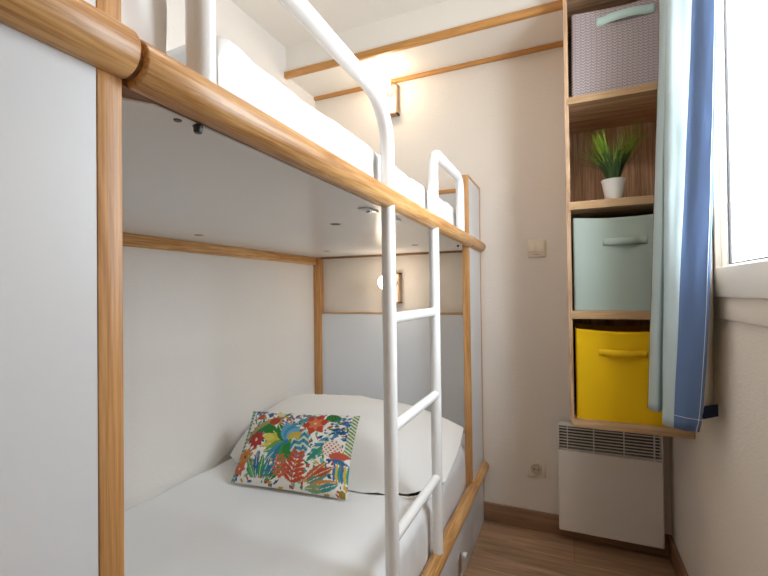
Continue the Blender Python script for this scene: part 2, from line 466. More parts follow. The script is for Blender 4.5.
# wall ledger, corner post, headboards
MB().box(XL + 0.001, XL + 0.022, 0.0, YB - 0.045, 1.345, 1.3885, 0.002).build('wall_ledger', OAK_Y, bed)
MB().box(XL + 0.001, XL + 0.045, YB - 0.045, YB - 0.002, 0.25, 1.3885, 0.002).build('corner_post', OAK_Z, bed)
h = MB().box(-1.366, -0.4505, 2.214, 2.232, 0.25, 1.052).build('headboard', MELA, bed)
MB().box(-1.366, -0.4505, 2.210, 2.238, 1.052, 1.064, 0.002).build('headboard_edge', SHELF_EDGE, h)
h = MB().box(-1.366, -0.535, 2.200, 2.226, 1.41, 1.690).build('headboard', MELA, bed); h['label'] = 'white headboard of the upper bunk'
MB().box(-1.366, -0.535, 2.196, 2.232, 1.690, 1.712, 0.002).build('headboard_edge', OAK_X, h)
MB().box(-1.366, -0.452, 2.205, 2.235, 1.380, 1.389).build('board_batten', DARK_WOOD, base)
# under-bed side panel with drawer front and finger pull
MB().box(-0.447, -0.428, 0.298, 1.9715, 0.0, 0.256).build('under_bed_panel', MELA, bed)
dw = MB().box(-0.428, -0.421, 0.86, 1.9715, 0.0, 0.245, 0.002).build('drawer', MELA, bed)
b = MB()
b.tube(arc((1.70, 0.10), 0.026, 180, 0, 12, x=-0.4205) + arc((1.70, 0.055), 0.026, 0, -180, 12, x=-0.4205) + [(-0.4205, 1.674, 0.10)], 0.0022, 10, False)
b.build('pull_rim', SILVER, dw)
b = MB(); b.prism([(-0.4212, 1.70 + 0.024 * math.cos(a), (0.10 if math.sin(a) >= 0 else 0.055) + 0.024 * math.sin(a)) for a in [2 * math.pi * k / 24 for k in range(24)]], (0.0008, 0, 0))
b.build('pull_recess', SKIRT, dw)
b = MB(); b.box(-0.421, -0.404, 1.742, 1.768, 0.085, 0.098, 0.003); b.build('pull_latch', METAL_W, dw)
# slatted base under the lower mattress
MB().box(-1.40, -0.447, 0.30, 2.21, 0.20, 0.232).build('bunk_board', MELA, bed)

# tubular guards; the inner leg of each runs down as a ladder post to the lower rail
RT = 0.0178; ZT = 1.652
def guard(y_out, y_lad, bend_out, bend_lad):
    s = 1 if y_lad > y_out else -1
    p = [(XA, y_out, 1.412), (XA, y_out, 1.45), (XA, y_out, 1.50)]
    rb, rl = bend_out, bend_lad
    if s > 0:
        p += arc((y_out + rb, ZT - rb), rb, 180, 90, 8, x=XA) + arc((y_lad - rl, ZT - rl), rl, 90, 0, 10, x=XA)
    else:
        p += arc((y_out - rb, ZT - rb), rb, 0, 90, 8, x=XA) + arc((y_lad + rl, ZT - rl), rl, 90, 180, 10, x=XA)
    p += [(XA, y_lad, 1.40), (XA, y_lad, 0.9), (XA, y_lad, ZLr + 0.024)]
    if s > 0: p = [(x, y, z + (max(0, 1 - (y - y_out) / 0.6) * 0.020 if z > 1.55 else 0)) for (x, y, z) in p]
    return MB().tube(p, RT, 24).build('guard_rail', METAL_W, bed, smooth=60)
guard(0.400, 1.000, 0.07, 0.11)['label'] = 'long white tube guard running into the near ladder post'
guard(1.790, 1.397, 0.06, 0.06)['label'] = 'short white tube guard running into the far ladder post'
for z in (1.107, 0.829, 0.551):
    MB().tube([(XA, 1.000, z), (XA, 1.397, z)], 0.0145, 18).build('ladder_rung', METAL_W, bed)

# ------------------------------------------------------------------ bedding
def soft_slab(x0, x1, y0, y1, z0, z1, r, wr=0.004, nx=40, ny=90, seed=0, dents=()):
    """a mattress in a sheet: rounded top edges, gentle waves, dents where tubes press in"""
    P = []
    prof = []
    # profile across x: up the left side, over, down the right side  (t in metres along)
    prof += [(x0, z0), (x0, z0 + (z1 - z0) * 0.5), (x0, z1 - r)]
    prof += [(x0 + r - r * math.cos(a), z1 - r + r * math.sin(a)) for a in [math.pi / 2 * k / 6 for k in range(1, 7)]]
    prof += [(x0 + r + (x1 - x0 - 2 * r) * k / nx, z1) for k in range(1, nx)]
    prof += [(x1 - r + r * math.sin(a), z1 - r + r * math.cos(a)) for a in [math.pi / 2 * k / 6 for k in range(0, 7)]]
    prof += [(x1, z1 - r - (z1 - r - z0) * k / 6) for k in range(1, 7)]
    ys = [y0 + (y1 - y0) * j / ny for j in range(ny + 1)]
    for y in ys:
        e = min(y - y0, y1 - y)
        sh = r - math.sqrt(max(0, r * r - (r - min(e, r)) ** 2))
        row = []
        for (x, z) in prof:
            zz = z - sh * (z - z0) / (z1 - z0)
            n1 = noise.noise(Vector((x * 7 + seed, y * 7, z * 9))) ; n2 = noise.noise(Vector((x * 22, y * 16 + seed, z * 3)))
            zz += (n1 * wr + n2 * wr * 0.3) * (z - z0) / (z1 - z0)
            xx = x
            if x > x1 - r:
                xx += n2 * wr * 0.8 + wr * 0.8 * math.sin(y * 60 + n1 * 6) * 0.4 + n1 * wr
                for (dy, dw_, dd) in dents: xx -= dd * math.exp(-((y - dy) / dw_) ** 2)
            row.append((xx, y, zz))
        P.append(row)
    b = MB(); V = b.grid(P)
    b.bm.faces.new([v for v in V[0]]); b.bm.faces.new(list(reversed(V[-1])))
    b.bm.faces.new([r_[0] for r_ in V] + [r_[-1] for r_ in reversed(V)])
    return b
mu = soft_slab(-1.385, -0.447, 0.452, 1.86, 1.41, 1.546, 0.028, 0.007, ny=280, seed=3, dents=((0.996, 0.006, 0.03),)).build('mattress', LINEN_DIM, smooth=60)
tag(mu, 'white sheeted mattress on the upper bunk behind the guard rails', 'mattress')
# rolled white pillow squeezed in at the near end of the upper bunk
def soft_pillow(cx, cy, hx, hy, T_, zc, tilt=0.0, zmin=None, nu=44, nv=32, wr=0.006, seed=0, pinch=0.04, crest=0.0, px=3.2, py=3.0, px2=4.5, pe=0.5, front=None, ztilt_x=0.0, extra=None, rc=0.0):
    b = MB(); top = []; bot = []
    for i in range(nu + 1):
        u = -math.cos(math.pi * i / nu); rt = []; rb = []
        for j in range(nv + 1):
            v = -math.cos(math.pi * j / nv)
            x = cx + hx * u * (1 - pinch * (1 - v * v)) * math.sqrt(1 - (rc if u < 0 else rc * 0.4) * v * v); y = cy + hy * v * (1 - pinch * (1 - u * u)) * math.sqrt(1 - rc * u * u)
            vv = v - crest * (1 - v * v)
            t = T_ * (max(0, 1 - abs(u) ** (px if u > 0 else px2))) ** (pe if u > 0 else 0.5) * (max(0, 1 - abs(vv) ** py)) ** 0.5 * (1 if not front or v > 0 or u < -0.75 else (max(0, 1 - abs(v) ** 1.7)) ** front)
            n1 = noise.noise(Vector((x * 8 + seed, y * 8, 0))) * wr + noise.noise(Vector((x * 25 + seed, y * 12, 2))) * wr * 0.4
            zc_ = zc + tilt * v + ztilt_x * u + (extra(u, v) if extra else 0)
            k = (1 - u ** 8) * (1 - v ** 8)
            rt.append([x, y, zc_ + t + n1 * k]); rb.append([x, y, zc_ - t])
        top.append(rt); bot.append(rb)
    if zmin is not None:
        for R_ in (top, bot):
            for r_ in R_:
                for p in r_: p[2] = max(p[2], zmin)
    b.grid(top); b.grid(bot)
    bmesh.ops.remove_doubles(b.bm, verts=b.bm.verts, dist=0.0004)
    return b
b = soft_slab(-1.20, -0.447, 0.303, 0.374, 1.41, 1.635, 0.033, 0.010, nx=30, ny=24, seed=21)
tag(b.build('folded_duvet', LINEN_DIM, smooth=80), 'white folded duvet on the upper bunk squeezed behind the near oak edge', 'duvet')

ml = soft_slab(-1.405, -0.452, 0.302, 2.205, 0.233, 0.455, 0.045, 0.005, seed=11).build('mattress', LINEN, smooth=60)
tag(ml, 'white sheeted mattress on the lower bunk under the cushion', 'mattress')
b = soft_pillow(-0.912, 1.69, 0.474, 0.315, 0.112, 0.524, front=0.45, tilt=0.062, zmin=0.458, seed=4, crest=0.06, wr=0.010, px=1.9, pe=0.8, py=2.4, px2=5, pinch=0.0, rc=0.22,
                extra=lambda u, v: 0.03 * max(0, -u) ** 4 - 0.04 * max(0, u) ** 3)
tag(b.build('pillow', PILLOWC, smooth=80), 'large plump white pillow on the lower bunk behind the patterned cushion', 'pillow')

# ------------------------------------------------------------------ patterned cushion: print painted on a colour grid
W_, H_ = 300, 200
gx, gy = np.meshgrid((np.arange(W_) + 0.5) / W_, (np.arange(H_) + 0.5) / H_)   # gx 0..1 left-right, gy 0..1 bottom-top
AS = 1.5
img = np.ones((H_, W_, 3)) * np.array((0.86, 0.83, 0.76))
def lin(h):
    c = [int(h[i:i + 2], 16) / 255 for i in (0, 2, 4)]
    g = sum(c) / 3; c = [(x * 0.82 + g * 0.18) * 0.97 for x in c]
    return np.array([x / 12.92 if x < 0.04045 else ((x + 0.055) / 1.055) ** 2.4 for x in c])
def local(cx, cy, ang):
    a = math.radians(ang); dx = (gx - cx) * AS; dy = gy - cy
    return dx * math.cos(a) + dy * math.sin(a), -dx * math.sin(a) + dy * math.cos(a)
def put(mask, col): img[mask] = lin(col)
def leaf(x, y, L, wd, ang, col, vein=None, vw=0.006):
    """pointed leaf starting at (x, y)"""
    s, t = local(x, y, ang); q = np.clip(s / L, 0, 1)
    m = (s > 0) & (s < L) & (np.abs(t) < 1.3 * wd * np.sin(np.pi * q ** 0.8))
    put(m, col)
    if vein: put(m & (np.abs(t) < vw), vein)
    return m
def blob(x, y, rx, ry, ang, col):
    s, t = local(x, y, ang); m = (s / rx) ** 2 + (t / ry) ** 2 < 1
    put(m, col); return m, s, t
def flower(x, y, r, n, col, centre, rot=0, wd=0.3):
    for k in range(n): leaf(x, y, r, r * wd, rot + 360 * k / n, col)
    blob(x, y, r * 0.16, r * 0.16, 0, centre)
def fern(x, y, L, ang, n, bl, col, spread=45, w0=0.012):
    leaf(x, y, L, 0.007, ang, col)
    a = math.radians(ang)
    for k in range(n):
        q = (k + 0.6) / n; px, py = x + math.cos(a) * L * q / AS, y + math.sin(a) * L * q
        l = bl * (1 - 0.55 * q)
        leaf(px, py, l, w0, ang + spread, col); leaf(px, py, l, w0, ang - spread, col)
def stroke(x, y, L, wd, ang, col): leaf(x, y, L, wd, ang, col)
rs = random.Random(3)
# small dashes and dots scattered under the motifs
pal = ['2f6fae', 'd9482b', '3a8f4f', 'e7b62c', '3fa6a6', 'c7a04a', '1e4f86', '6fbf9f']
for k in range(520):
    stroke(rs.random(), rs.random(), rs.uniform(0.04, 0.10), rs.uniform(0.007, 0.014), rs.choice((35, 60, 120, 150, 80, 10)), rs.choice(pal))
# left teal band and upper-left strokes
put((gx < 0.045), '5f9ea0'); put((gx < 0.045) & (np.sin(gy * 120 + gx * 60) > 0.2), 'b9c9b4')
for k in range(9): stroke(0.06 + 0.012 * k, 0.90 + 0.02 * (k % 3), 0.08, 0.008, 75, '2b6fb0')
leaf(0.05, 0.52, 0.62, 0.075, 38, 'b7a55a', '7f7a35', 0.010)
leaf(0.08, 0.52, 0.40, 0.030, 42, '2f8a5b')
blob(0.135, 0.875, 0.05, 0.05, 0, 'dd5a37'); blob(0.29, 0.80, 0.075, 0.06, 20, 'c4432f'); blob(0.225, 0.905, 0.035, 0.045, 0, '2d6db4')
leaf(0.26, 0.93, 0.22, 0.03, -4, 'ead7a0'); leaf(0.36, 0.88, 0.12, 0.02, 60, '3c8e8e')
# dashes top middle
for k in range(26):
    stroke(0.34 + 0.16 * rs.random(), 0.74 + 0.18 * rs.random(), 0.05, 0.010, rs.choice((50, 130)), rs.choice(('2f6fae', 'd9a12c', '7b4ea3', 'd9482b')))
leaf(0.50, 0.80, 0.30, 0.028, 22, '58a5b0', '2c6c88'); leaf(0.52, 0.93, 0.24, 0.022, -8, '4f9cae')
flower(0.155, 0.53, 0.13, 8, 'c83a38', 'f0d9a0', 10, 0.22)
# monstera in green, yellow and blue lobes
for a, L, c in ((150, 0.34, '3b8f2e'), (170, 0.36, 'd8cf3a'), (190, 0.36, 'e0cf3f'), (208, 0.34, '77b043'), (128, 0.32, '2f8a36'), (105, 0.30, '5aa9cf'), (82, 0.28, '3f93c4'),
                (60, 0.26, '63b3cf'), (36, 0.24, 'e0b23a'), (12, 0.24, 'd9c23a'), (-14, 0.22, '55a04a'), (228, 0.36, '3d94b5'), (250, 0.34, '2c7f9a'), (272, 0.30, '3fa24a'), (296, 0.26, '2f8f3e')):
    leaf(0.455, 0.52, L, 0.058, a, c, 'f0ead0' if L > 0.3 else None, 0.004)
blob(0.455, 0.52, 0.03, 0.03, 0, '2f7fb5')
leaf(0.20, 0.66, 0.20, 0.05, 12, '2f8f33'); leaf(0.22, 0.58, 0.18, 0.04, -8, 'f0df55')
# big red flower, dotted green leaf
flower(0.665, 0.80, 0.175, 6, 'd8442a', 'f2c64a', 18, 0.24); flower(0.665, 0.80, 0.11, 6, 'ef7a4a', 'f2d06a', 48, 0.2)
m, s, t = blob(0.80, 0.91, 0.10, 0.065, -12, '3f9440'); put(m & (np.sin(s * 130) * np.sin(t * 130) > 0.35), '1f5f2c')
# right blue strokes
for k in range(34):
    stroke(0.84 + 0.15 * rs.random(), 0.60 + 0.32 * rs.random(), rs.uniform(0.06, 0.10), 0.011, rs.choice((25, 40, 205)), rs.choice(('2c66ad', '3f7fc2', '20508f')))
put((gx > 0.95) & (gy > 0.45), '6a9a5a'); put((gx > 0.95) & (gy > 0.45) & (np.sin(gy * 150 + gx * 90) > 0), 'e2e6c8')
# blue-teal ladder leaves under the flower
for (x, a, L) in ((0.62, 96, 0.40), (0.70, 62, 0.40), (0.60, 120, 0.30)):
    m = leaf(x, 0.33, L, 0.060, a, '3f8fae', '1f5f86', 0.006)
    s, t = local(x, 0.33, a); put(m & (np.sin(s * 75 + np.abs(t) * 60) > 0.3), 'cfe0c0')
leaf(0.66, 0.30, 0.34, 0.022, 50, '2f9a72'); leaf(0.74, 0.40, 0.30, 0.020, 35, '55a878')
# dotted area right and verticals
m, s, t = blob(0.855, 0.50, 0.12, 0.10, 0, 'f0e6d4'); put(m & (np.sin(s * 120) * np.sin(t * 120 + 1) > 0.4), 'd8402c')
leaf(0.84, 0.40, 0.26, 0.04, 12, 'd9573a'); leaf(0.86, 0.37, 0.22, 0.022, -5, '2f6fae')
for k in range(6): leaf(0.90 + 0.02 * k, 0.14, 0.22, 0.016, 92, ('2f78b8', 'e6c23a', '3f9f8f')[k % 3])
# lower left: orange flower, upright blades
flower(0.09, 0.30, 0.13, 7, 'e08a3c', 'b7402c', 20, 0.22); flower(0.06, 0.16, 0.10, 6, 'e2694a', 'f0d080', 0, 0.24)
for (x, a, L, c) in ((0.20, 112, 0.30, '2f9a5f'), (0.24, 98, 0.34, '2a6fae'), (0.27, 88, 0.30, '3fa35a'), (0.30, 76, 0.28, '2f8f9a'), (0.23, 125, 0.26, '63b36a'), (0.33, 60, 0.26, '2c7fae'), (0.36, 48, 0.28, '2f9040')):
    leaf(x, 0.06, L, 0.030, a, c, 'e8efd8', 0.003)
for k in range(10): stroke(0.30 + 0.05 * rs.random(), 0.03 + 0.1 * rs.random(), 0.07, 0.012, 15, rs.choice(('d9482b', '3f9f8f', 'e7a23c')))
# coral fern and orange feather leaves, lower right
fern(0.55, 0.04, 0.36, 82, 7, 0.22, 'd9512f', 60, 0.017)
fern(0.46, 0.08, 0.26, 100, 5, 0.15, 'e2683f', 58, 0.014)
for (x, y, a, L, c) in ((0.66, 0.10, 42, 0.36, 'd9662c'), (0.68, 0.08, 28, 0.34, '4f9a86'), (0.70, 0.06, 14, 0.40, 'e08a3c'), (0.66, 0.03, 6, 0.36, '8fb07a'), (0.74, 0.16, 30, 0.28, 'c9502f'), (0.78, 0.04, 20, 0.26, '3f9a9a')):
    leaf(x, y, L, 0.030, a, c, 'f0e0c0', 0.003)
blob(0.965, 0.035, 0.04, 0.045, 0, 'a08a2c')
# cushion body
BL, BR = Vector((-1.183, 1.256, 0.466)), Vector((-0.712, 1.304, 0.462))
TL, TR = Vector((-1.239, 1.452, 0.678)), Vector((-0.768, 1.524, 0.686))
nrm = (BR - BL).cross(TL - BL).normalized()        # towards the viewer
if nrm.y > 0: nrm = -nrm
bm = bmesh.new(); col = []
def cush_pt(u, v, side):
    uu, vv = 2 * u - 1, 2 * v - 1
    # edges bow inwards a little between the corners
    u2 = u + 0.022 * -uu * (1 - vv * vv); v2 = v + 0.012 * -vv * (1 - uu * uu)
    p = (BL * (1 - u2) + BR * u2) * (1 - v2) + (TL * (1 - u2) + TR * u2) * v2
    t = 0.055 * (max(0, 1 - abs(uu) ** 2.6) * max(0, 1 - abs(vv) ** 2.4)) ** 0.55
    wv = 0.004 * noise.noise(Vector((u * 6, v * 5, 1))) * (1 - uu ** 4) * (1 - vv ** 4)
    return p + nrm * side * (t + wv)
nu, nv = 240, 160
F_ = [[bm.verts.new(cush_pt(i / nu, j / nv, 1)) for j in range(nv + 1)] for i in range(nu + 1)]
for i in range(nu + 1):
    for j in range(nv + 1):
        col.append(img[min(H_ - 1, int(j / nv * (H_ - 1) + 0.5)), min(W_ - 1, int(i / nu * (W_ - 1) + 0.5))])
for i in range(nu):
    for j in range(nv): bm.faces.new((F_[i][j], F_[i + 1][j], F_[i + 1][j + 1], F_[i][j + 1]))
nb, mb_ = 24, 16
B_ = []
for i in range(nb + 1):
    row = []
    for j in range(mb_ + 1):
        if i in (0, nb) or j in (0, mb_): row.append(F_[i * 10][j * 10])
        else:
            row.append(bm.verts.new(cush_pt(i / nb, j / mb_, -1))); col.append(lin('d9d2c0'))
    B_.append(row)
for i in range(nb):
    for j in range(mb_): bm.faces.new((B_[i][j], B_[i][j + 1], B_[i + 1][j + 1], B_[i + 1][j]))
me = bpy.data.meshes.new('cushion')
o_c = Vector((-0.97, 1.38, 0.452))
for v in bm.verts: v.co -= o_c
bm.to_mesh(me); bm.free()
at = me.color_attributes.new('print', 'FLOAT_COLOR', 'POINT')
at.data.foreach_set('color', np.concatenate([np.array(col), np.ones((len(col), 1))], 1).astype(np.float32).ravel())
for p in me.polygons: p.use_smooth = True
me.materials.append(attr_cloth('tropical_print', 'print'))
cu = bpy.data.objects.new('cushion', me); C.objects.link(cu); cu.location = o_c
tag(cu, 'rectangular cushion with a colourful tropical leaf print on the lower bunk', 'cushion')

# ------------------------------------------------------------------ wall lamps
def wall_lamp(zc_, zb, label, glow):
    """zc_ = centre of the plate, zb = centre of the bulb"""
    x0, x1 = -0.955, -0.858
    t = thing('wall_lamp', label, 'lamp', (-0.907, YB, zc_ - 0.083), 'bunk reading lamps')
    b = MB(); b.box(x0 + 0.008, x1 - 0.008, YB - 0.040, YB - 0.001, zc_ - 0.075, zc_ + 0.075)
    b.build('back_plate', LAMP_FACE, t)
    b = MB(); zz0, zz1 = zc_ - 0.083, zc_ + 0.083
    b.box(x0, x0 + 0.007, YB - 0.046, YB - 0.001, zz0, zz1); b.box(x1 - 0.007, x1, YB - 0.046, YB - 0.001, zz0, zz1)
    b.box(x0, x1, YB - 0.046, YB - 0.001, zz0, zz0 + 0.007); b.box(x0, x1, YB - 0.046, YB - 0.001, zz1 - 0.007, zz1)
    b.build('plate_frame', LAMP_EDGE, t)
    b = MB(); b.tube([(-0.893, YB - 0.040, zb), (-0.893, YB - 0.075, zb), (-0.893, YB - 0.118, zb)], [0.026, 0.022, 0.018], 20); b.build('lamp_holder', METAL_W, t)
    b = MB(); b.ball((-0.893, 2.085, zb), 0.040); b.build('bulb', glow, t, smooth=180)
    b = MB(); b.ball((-0.880, YB - 0.043, zc_ - 0.05), 0.005, 10, 8); b.build('switch_button', SILVER, t)
wall_lamp(2.247, 2.288, 'glowing globe lamp on a square wooden plate, above the upper bunk', BULB)
wall_lamp(1.198, 1.228, 'glowing globe lamp on a square wooden plate, above the lower headboard', BULB_LOW)

# ------------------------------------------------------------------ switch and socket
sw = thing('light_switch', 'cream double light switch on the beige wall left of the shelves', 'switch', (-0.147, YB, 1.382))
MB().box(-0.188, -0.105, YB - 0.010, YB - 0.0005, 1.340, 1.424, 0.003).build('switch_plate', PLASTIC, sw)
for x in (-0.166, -0.127): MB().box(x - 0.018, x + 0.018, YB - 0.0145, YB - 0.009, 1.362, 1.404, 0.003).build('rocker', PLASTIC, sw)
b = MB()
b.box(-0.160, -0.132, YB - 0.0115, YB - 0.0098, 1.3500, 1.3530); b.build('label_slot', plain('grey_slot', (0.35, 0.30, 0.24), 0.5), sw)
so = thing('wall_socket', 'cream power socket low on the back wall beside the radiator', 'socket', (-0.163, YB, 0.30))
MB().box(-0.204, -0.122, YB - 0.010, YB - 0.0005, 0.259, 0.340, 0.003).build('socket_plate', PLASTIC, so)
b = MB()
b.tube([(-0.163, YB - 0.0145, 0.300), (-0.163, YB - 0.0095, 0.300)], 0.026, 28); b.build('socket_well', plain('socket_well', (0.52, 0.46, 0.36), 0.4), so)
for x in (-0.173, -0.153):
    b = MB(); b.tube([(x, YB - 0.0155, 0.300), (x, YB - 0.012, 0.300)], 0.0035, 12); b.build('pin_hole', PLASTIC_D, so)
b = MB(); b.tube([(-0.163, YB - 0.022, 0.313), (-0.163, YB - 0.012, 0.313)], 0.003, 12); b.build('earth_pin', SILVER, so)

# ------------------------------------------------------------------ convector radiator
rd = thing('radiator', 'white wall-hung convector heater under the shelves', 'radiator', (0.15, 2.19, 0.062))
RX0, RX1, RY0, RY1, RZ0, RZ1 = -0.062, 0.356, 2.155, 2.215, 0.064, 0.552
b = MB(); b.box(RX0, RX1, RY0, RY1, RZ0, 0.434, 0.006, 3); b.build('front_panel', RAD, rd)
b = MB()
b.box(RX0, RX0 + 0.006, RY0, RY1, 0.430, RZ1, 0.002); b.box(RX1 - 0.006, RX1, RY0, RY1, 0.430, RZ1, 0.002); b.box(RX0, RX1, RY0, RY1, RZ1 - 0.006, RZ1, 0.002)
b.build('grille_frame', RAD, rd)
MB().box(RX0 + 0.006, RX1 - 0.006, RY1 - 0.012, RY1 - 0.002, 0.432, RZ1 - 0.006).build('grille_back', RAD_IN, rd)
for k in range(8):
    z = 0.442 + k * 0.0137
    b = MB(); b.box(RX0 + 0.005, RX1 - 0.005, RY0 + 0.001, RY0 + 0.028, z - 0.0022, z + 0.0022, rot=Matrix.Rotation(math.radians(-14), 3, 'X'), about=(0, RY0 + 0.001, z))
    b.build('grille_slat', RAD, rd)
for x in (-0.02, 0.09, 0.21, 0.325):
    MB().box(x - 0.002, x + 0.002, RY0 + 0.001, RY0 + 0.02, 0.432, RZ1 - 0.006).build('grille_bar', RAD, rd)
MB().box(0.02, 0.06, RY1, YB - 0.0005, 0.25, 0.40).build('wall_bracket', RAD_IN, rd)
MB().box(0.24, 0.28, RY1, YB - 0.0005, 0.25, 0.40).build('wall_bracket', RAD_IN, rd)

# ------------------------------------------------------------------ shelf unit
sh = thing('wall_shelf_unit', 'tall oak wall shelf unit with open cubes, hung above the radiator', 'shelf', (0.195, 1.97, 0.665))
SX0, SX1, SY0, SYB = -0.002, 0.393, 1.80, 2.14
b = MB(); b.box(SX0 - 0.004, SX0 + 0.011, SY0 + 0.004, YB - 0.002, 0.668, 2.50); b.build('side_panel', SHELF_IN, sh)
b = MB(); b.box(SX1 - 0.014, SX1, SY0 + 0.004, YB - 0.002, 0.668, 2.50); b.build('side_panel', SHELF_IN, sh)
b = MB(); b.box(SX0 + 0.010, SX1 - 0.014, SYB, SYB + 0.012, 0.668, 2.50); b.build('back_panel', SHELF_IN, sh)
for z0, z1 in ((0.650, 0.680), (1.064, 1.094), (1.483, 1.513), (1.891, 1.919), (2.30, 2.33)):
    p = MB().box(SX0 + 0.004, SX1, SY0 + 0.003, SYB, z0, z1).build('shelf_board', SHELF_DEEP, sh)
    MB().box(SX0 + 0.004, SX1, SY0, SY0 + 0.004, z0, z1, 0.001).build('front_edge', SHELF_EDGE, p)

# ------------------------------------------------------------------ fabric boxes
def fabric_box(x0, x1, y0, y1, z0, z1, mat, hmat, label, seed, hz, hx0, hx1, hw, hem=True, open_top=True, slope=0.0, tilt=0.0):
    t = thing('storage_box', label, 'storage box', ((x0 + x1) / 2, (y0 + y1) / 2, z0))
    b = MB()
    # walls as a rounded rectangle ring, bulging a little, open above
    def ring_pts(z, inset, top):
        pts = []
        r = 0.010
        cs = [(x0 + r, y0 + r, 180), (x1 - r, y0 + r, 270), (x1 - r, y1 - r, 0), (x0 + r, y1 - r, 90)]
        q = (z - z0) / (z1 - z0)
        for ci, (cx, cy, a0) in enumerate(cs):
            nx_, ny_, _ = cs[(ci + 1) % 4]
            for k in range(5):
                a = math.radians(a0 + 90 * k / 4); pts.append((cx + (r - inset) * math.cos(a), cy + (r - inset) * math.sin(a)))
            ex, ey = pts[-1]
            a = math.radians(a0 + 90); tx, ty = nx_ + (r - inset) * math.cos(a), ny_ + (r - inset) * math.sin(a)
            for k in range(1, 10): pts.append((ex + (tx - ex) * k / 10, ey + (ty - ey) * k / 10))
        out = []
        for (x, y) in pts:
            n = noise.noise(Vector((x * 9 + seed, y * 9, z * 7))) * 0.003
            fx = (x - x0) / (x1 - x0)
            bul = 0.006 * math.sin(math.pi * min(1, max(0, fx))) * math.sin(math.pi * q)
            yy = y + (-(bul + n) if y < y0 + 0.012 else 0)
            xx = x + (tilt * q if x < x0 + 0.012 else 0)
            zz = z - (0.010 * math.sin(math.pi * min(1, max(0, fx))) * q if top else 0)
            out.append((xx, yy, zz))
        return out
    zs = [z0 + (z1 - z0) * k / 16 for k in range(17)]
    rings = [ring_pts(z, 0, True) for z in zs]
    inner = [ring_pts(z, 0.004, True) for z in reversed(zs[1:])]
    allr = [r_ + [r_[0]] for r_ in rings + inner]
    b.grid(allr)
    bmesh.ops.remove_doubles(b.bm, verts=b.bm.verts, dist=0.0001)
    b.box(x0 + 0.003, x1 - 0.003, y0 + 0.004, y1 - 0.003, z0 + 0.0005, z0 + 0.006)
    b.build('box_body', mat, t, smooth=40)
    if not open_top:
        b = MB(); b.box(x0 + 0.004, x1 - 0.004, y0 + 0.004, y1 - 0.004, z1 - 0.014, z1 - 0.008, 0.002); b.build('lid', mat, t)
    # webbing handle: ends sewn down, middle bowed out
    b = MB(); P = []
    n = 24
    for i in range(n + 1):
        q = i / n; x = hx0 + (hx1 - hx0) * q
        fx = (x - x0) / (x1 - x0)
        base_y = y0 - 0.006 * math.sin(math.pi * fx) * math.sin(math.pi * (hz - z0) / (z1 - z0)) - 0.003
        g = max(0, 1 - abs((q - 0.5) / 0.36) ** 2.2); d = (0.009 if slope else 0.018) * g
        zz = hz + slope * (q - 0.5) + 0.002 * g * (1 if slope else 0)
        P.append([(x, base_y - d, zz - hw), (x, base_y - d - 0.001, zz), (x, base_y - d, zz + hw)])
    b.grid(P)
    hd = b.build('handle', hmat, t, smooth=60)
    md = hd.modifiers.new('sol', 'SOLIDIFY'); md.thickness = 0.002; md.offset = 0
    if hem:
        b = MB()
        b.tube([(x0 + 0.012 + (x1 - x0 - 0.024) * k / 12, y0 - 0.0012 - 0.001 * math.sin(math.pi * k / 12), z1 - 0.012 - 0.010 * math.sin(math.pi * k / 12)) for k in range(13)], 0.0010, 6)
        b.build('hem_stitch', mat, t)
    return t
fabric_box(0.0185, 0.362, 1.812, 2.12, 0.681, 1.026, YEL, YEL2, 'yellow fabric storage box with open top on the lowest shelf', 1, 0.938, 0.098, 0.256, 0.0125)
fabric_box(0.016, 0.362, 1.812, 2.12, 1.095, 1.452, MINT, MINT, 'mint green fabric storage box on the middle shelf below the plant', 5, 1.352, 0.118, 0.262, 0.013, open_top=False)
fabric_box(0.020, 0.366, 1.812, 2.12, 1.920, 2.242, ZIG, AQUA, 'mauve grey zigzag fabric box with aqua handle on the top shelf', 9, 2.190, 0.110, 0.300, 0.016, hem=False, open_top=False, slope=0.006, tilt=0.005)

# ------------------------------------------------------------------ potted grass
PC = (0.161, 1.848, 1.5135)
pt = thing('potted_grass', 'small artificial grass plant in a white ribbed pot on the shelf', 'plant', PC)
prof = [(0, 0.0), (0.026, 0.0), (0.0275, 0.003)]
for k in range(9):
    z = 0.008 + k * 0.0072; r = 0.028 + 0.013 * (z / 0.075)
    prof += [(r, z), (r + 0.0020, z + 0.0036)]
prof += [(0.0425, 0.074), (0.0425, 0.078), (0.0390, 0.078), (0.0385, 0.066), (0, 0.066)]
MB().lathe(prof, PC, 36).build('pot', POT, pt, smooth=60)
MB().lathe([(0.0385, 0.067), (0.02, 0.070), (0, 0.071)], PC, 24).build('soil', SOIL, pt)
b = MB(); rs = random.Random(12)
def blade(az, lean, L, wd, tip_lime, z0=0.068, spread=0.018):
    a = math.radians(az); d = Vector((math.cos(a), math.sin(a), 0)); side = Vector((-d.y, d.x, 0))
    p = Vector(PC) + d * rs.uniform(0, spread) + side * rs.uniform(-spread, spread) * 0.7 + Vector((0, 0, z0))
    n = 7; ang = math.radians(lean * 0.35); L_ = []; R_ = []
    for i in range(n + 1):
        q = i / n; w_ = wd * (1 - q ** 2) * (0.6 + 0.4 * min(1, q * 4)) + 0.0002
        L_.append(b.bm.verts.new(p - side * w_)); R_.append(b.bm.verts.new(p + side * w_))
        an = ang + math.radians(lean * 0.65) * q
        p = p + (d * math.sin(an) + Vector((0, 0, 1)) * math.cos(an)) * (L / n)
        if p.y > 2.125: p.y = 2.125
    for i in range(n):
        f = b.bm.faces.new((L_[i], R_[i], R_[i + 1], L_[i + 1])); f.material_index = 1 if (tip_lime and i >= n * 0.55) else 0
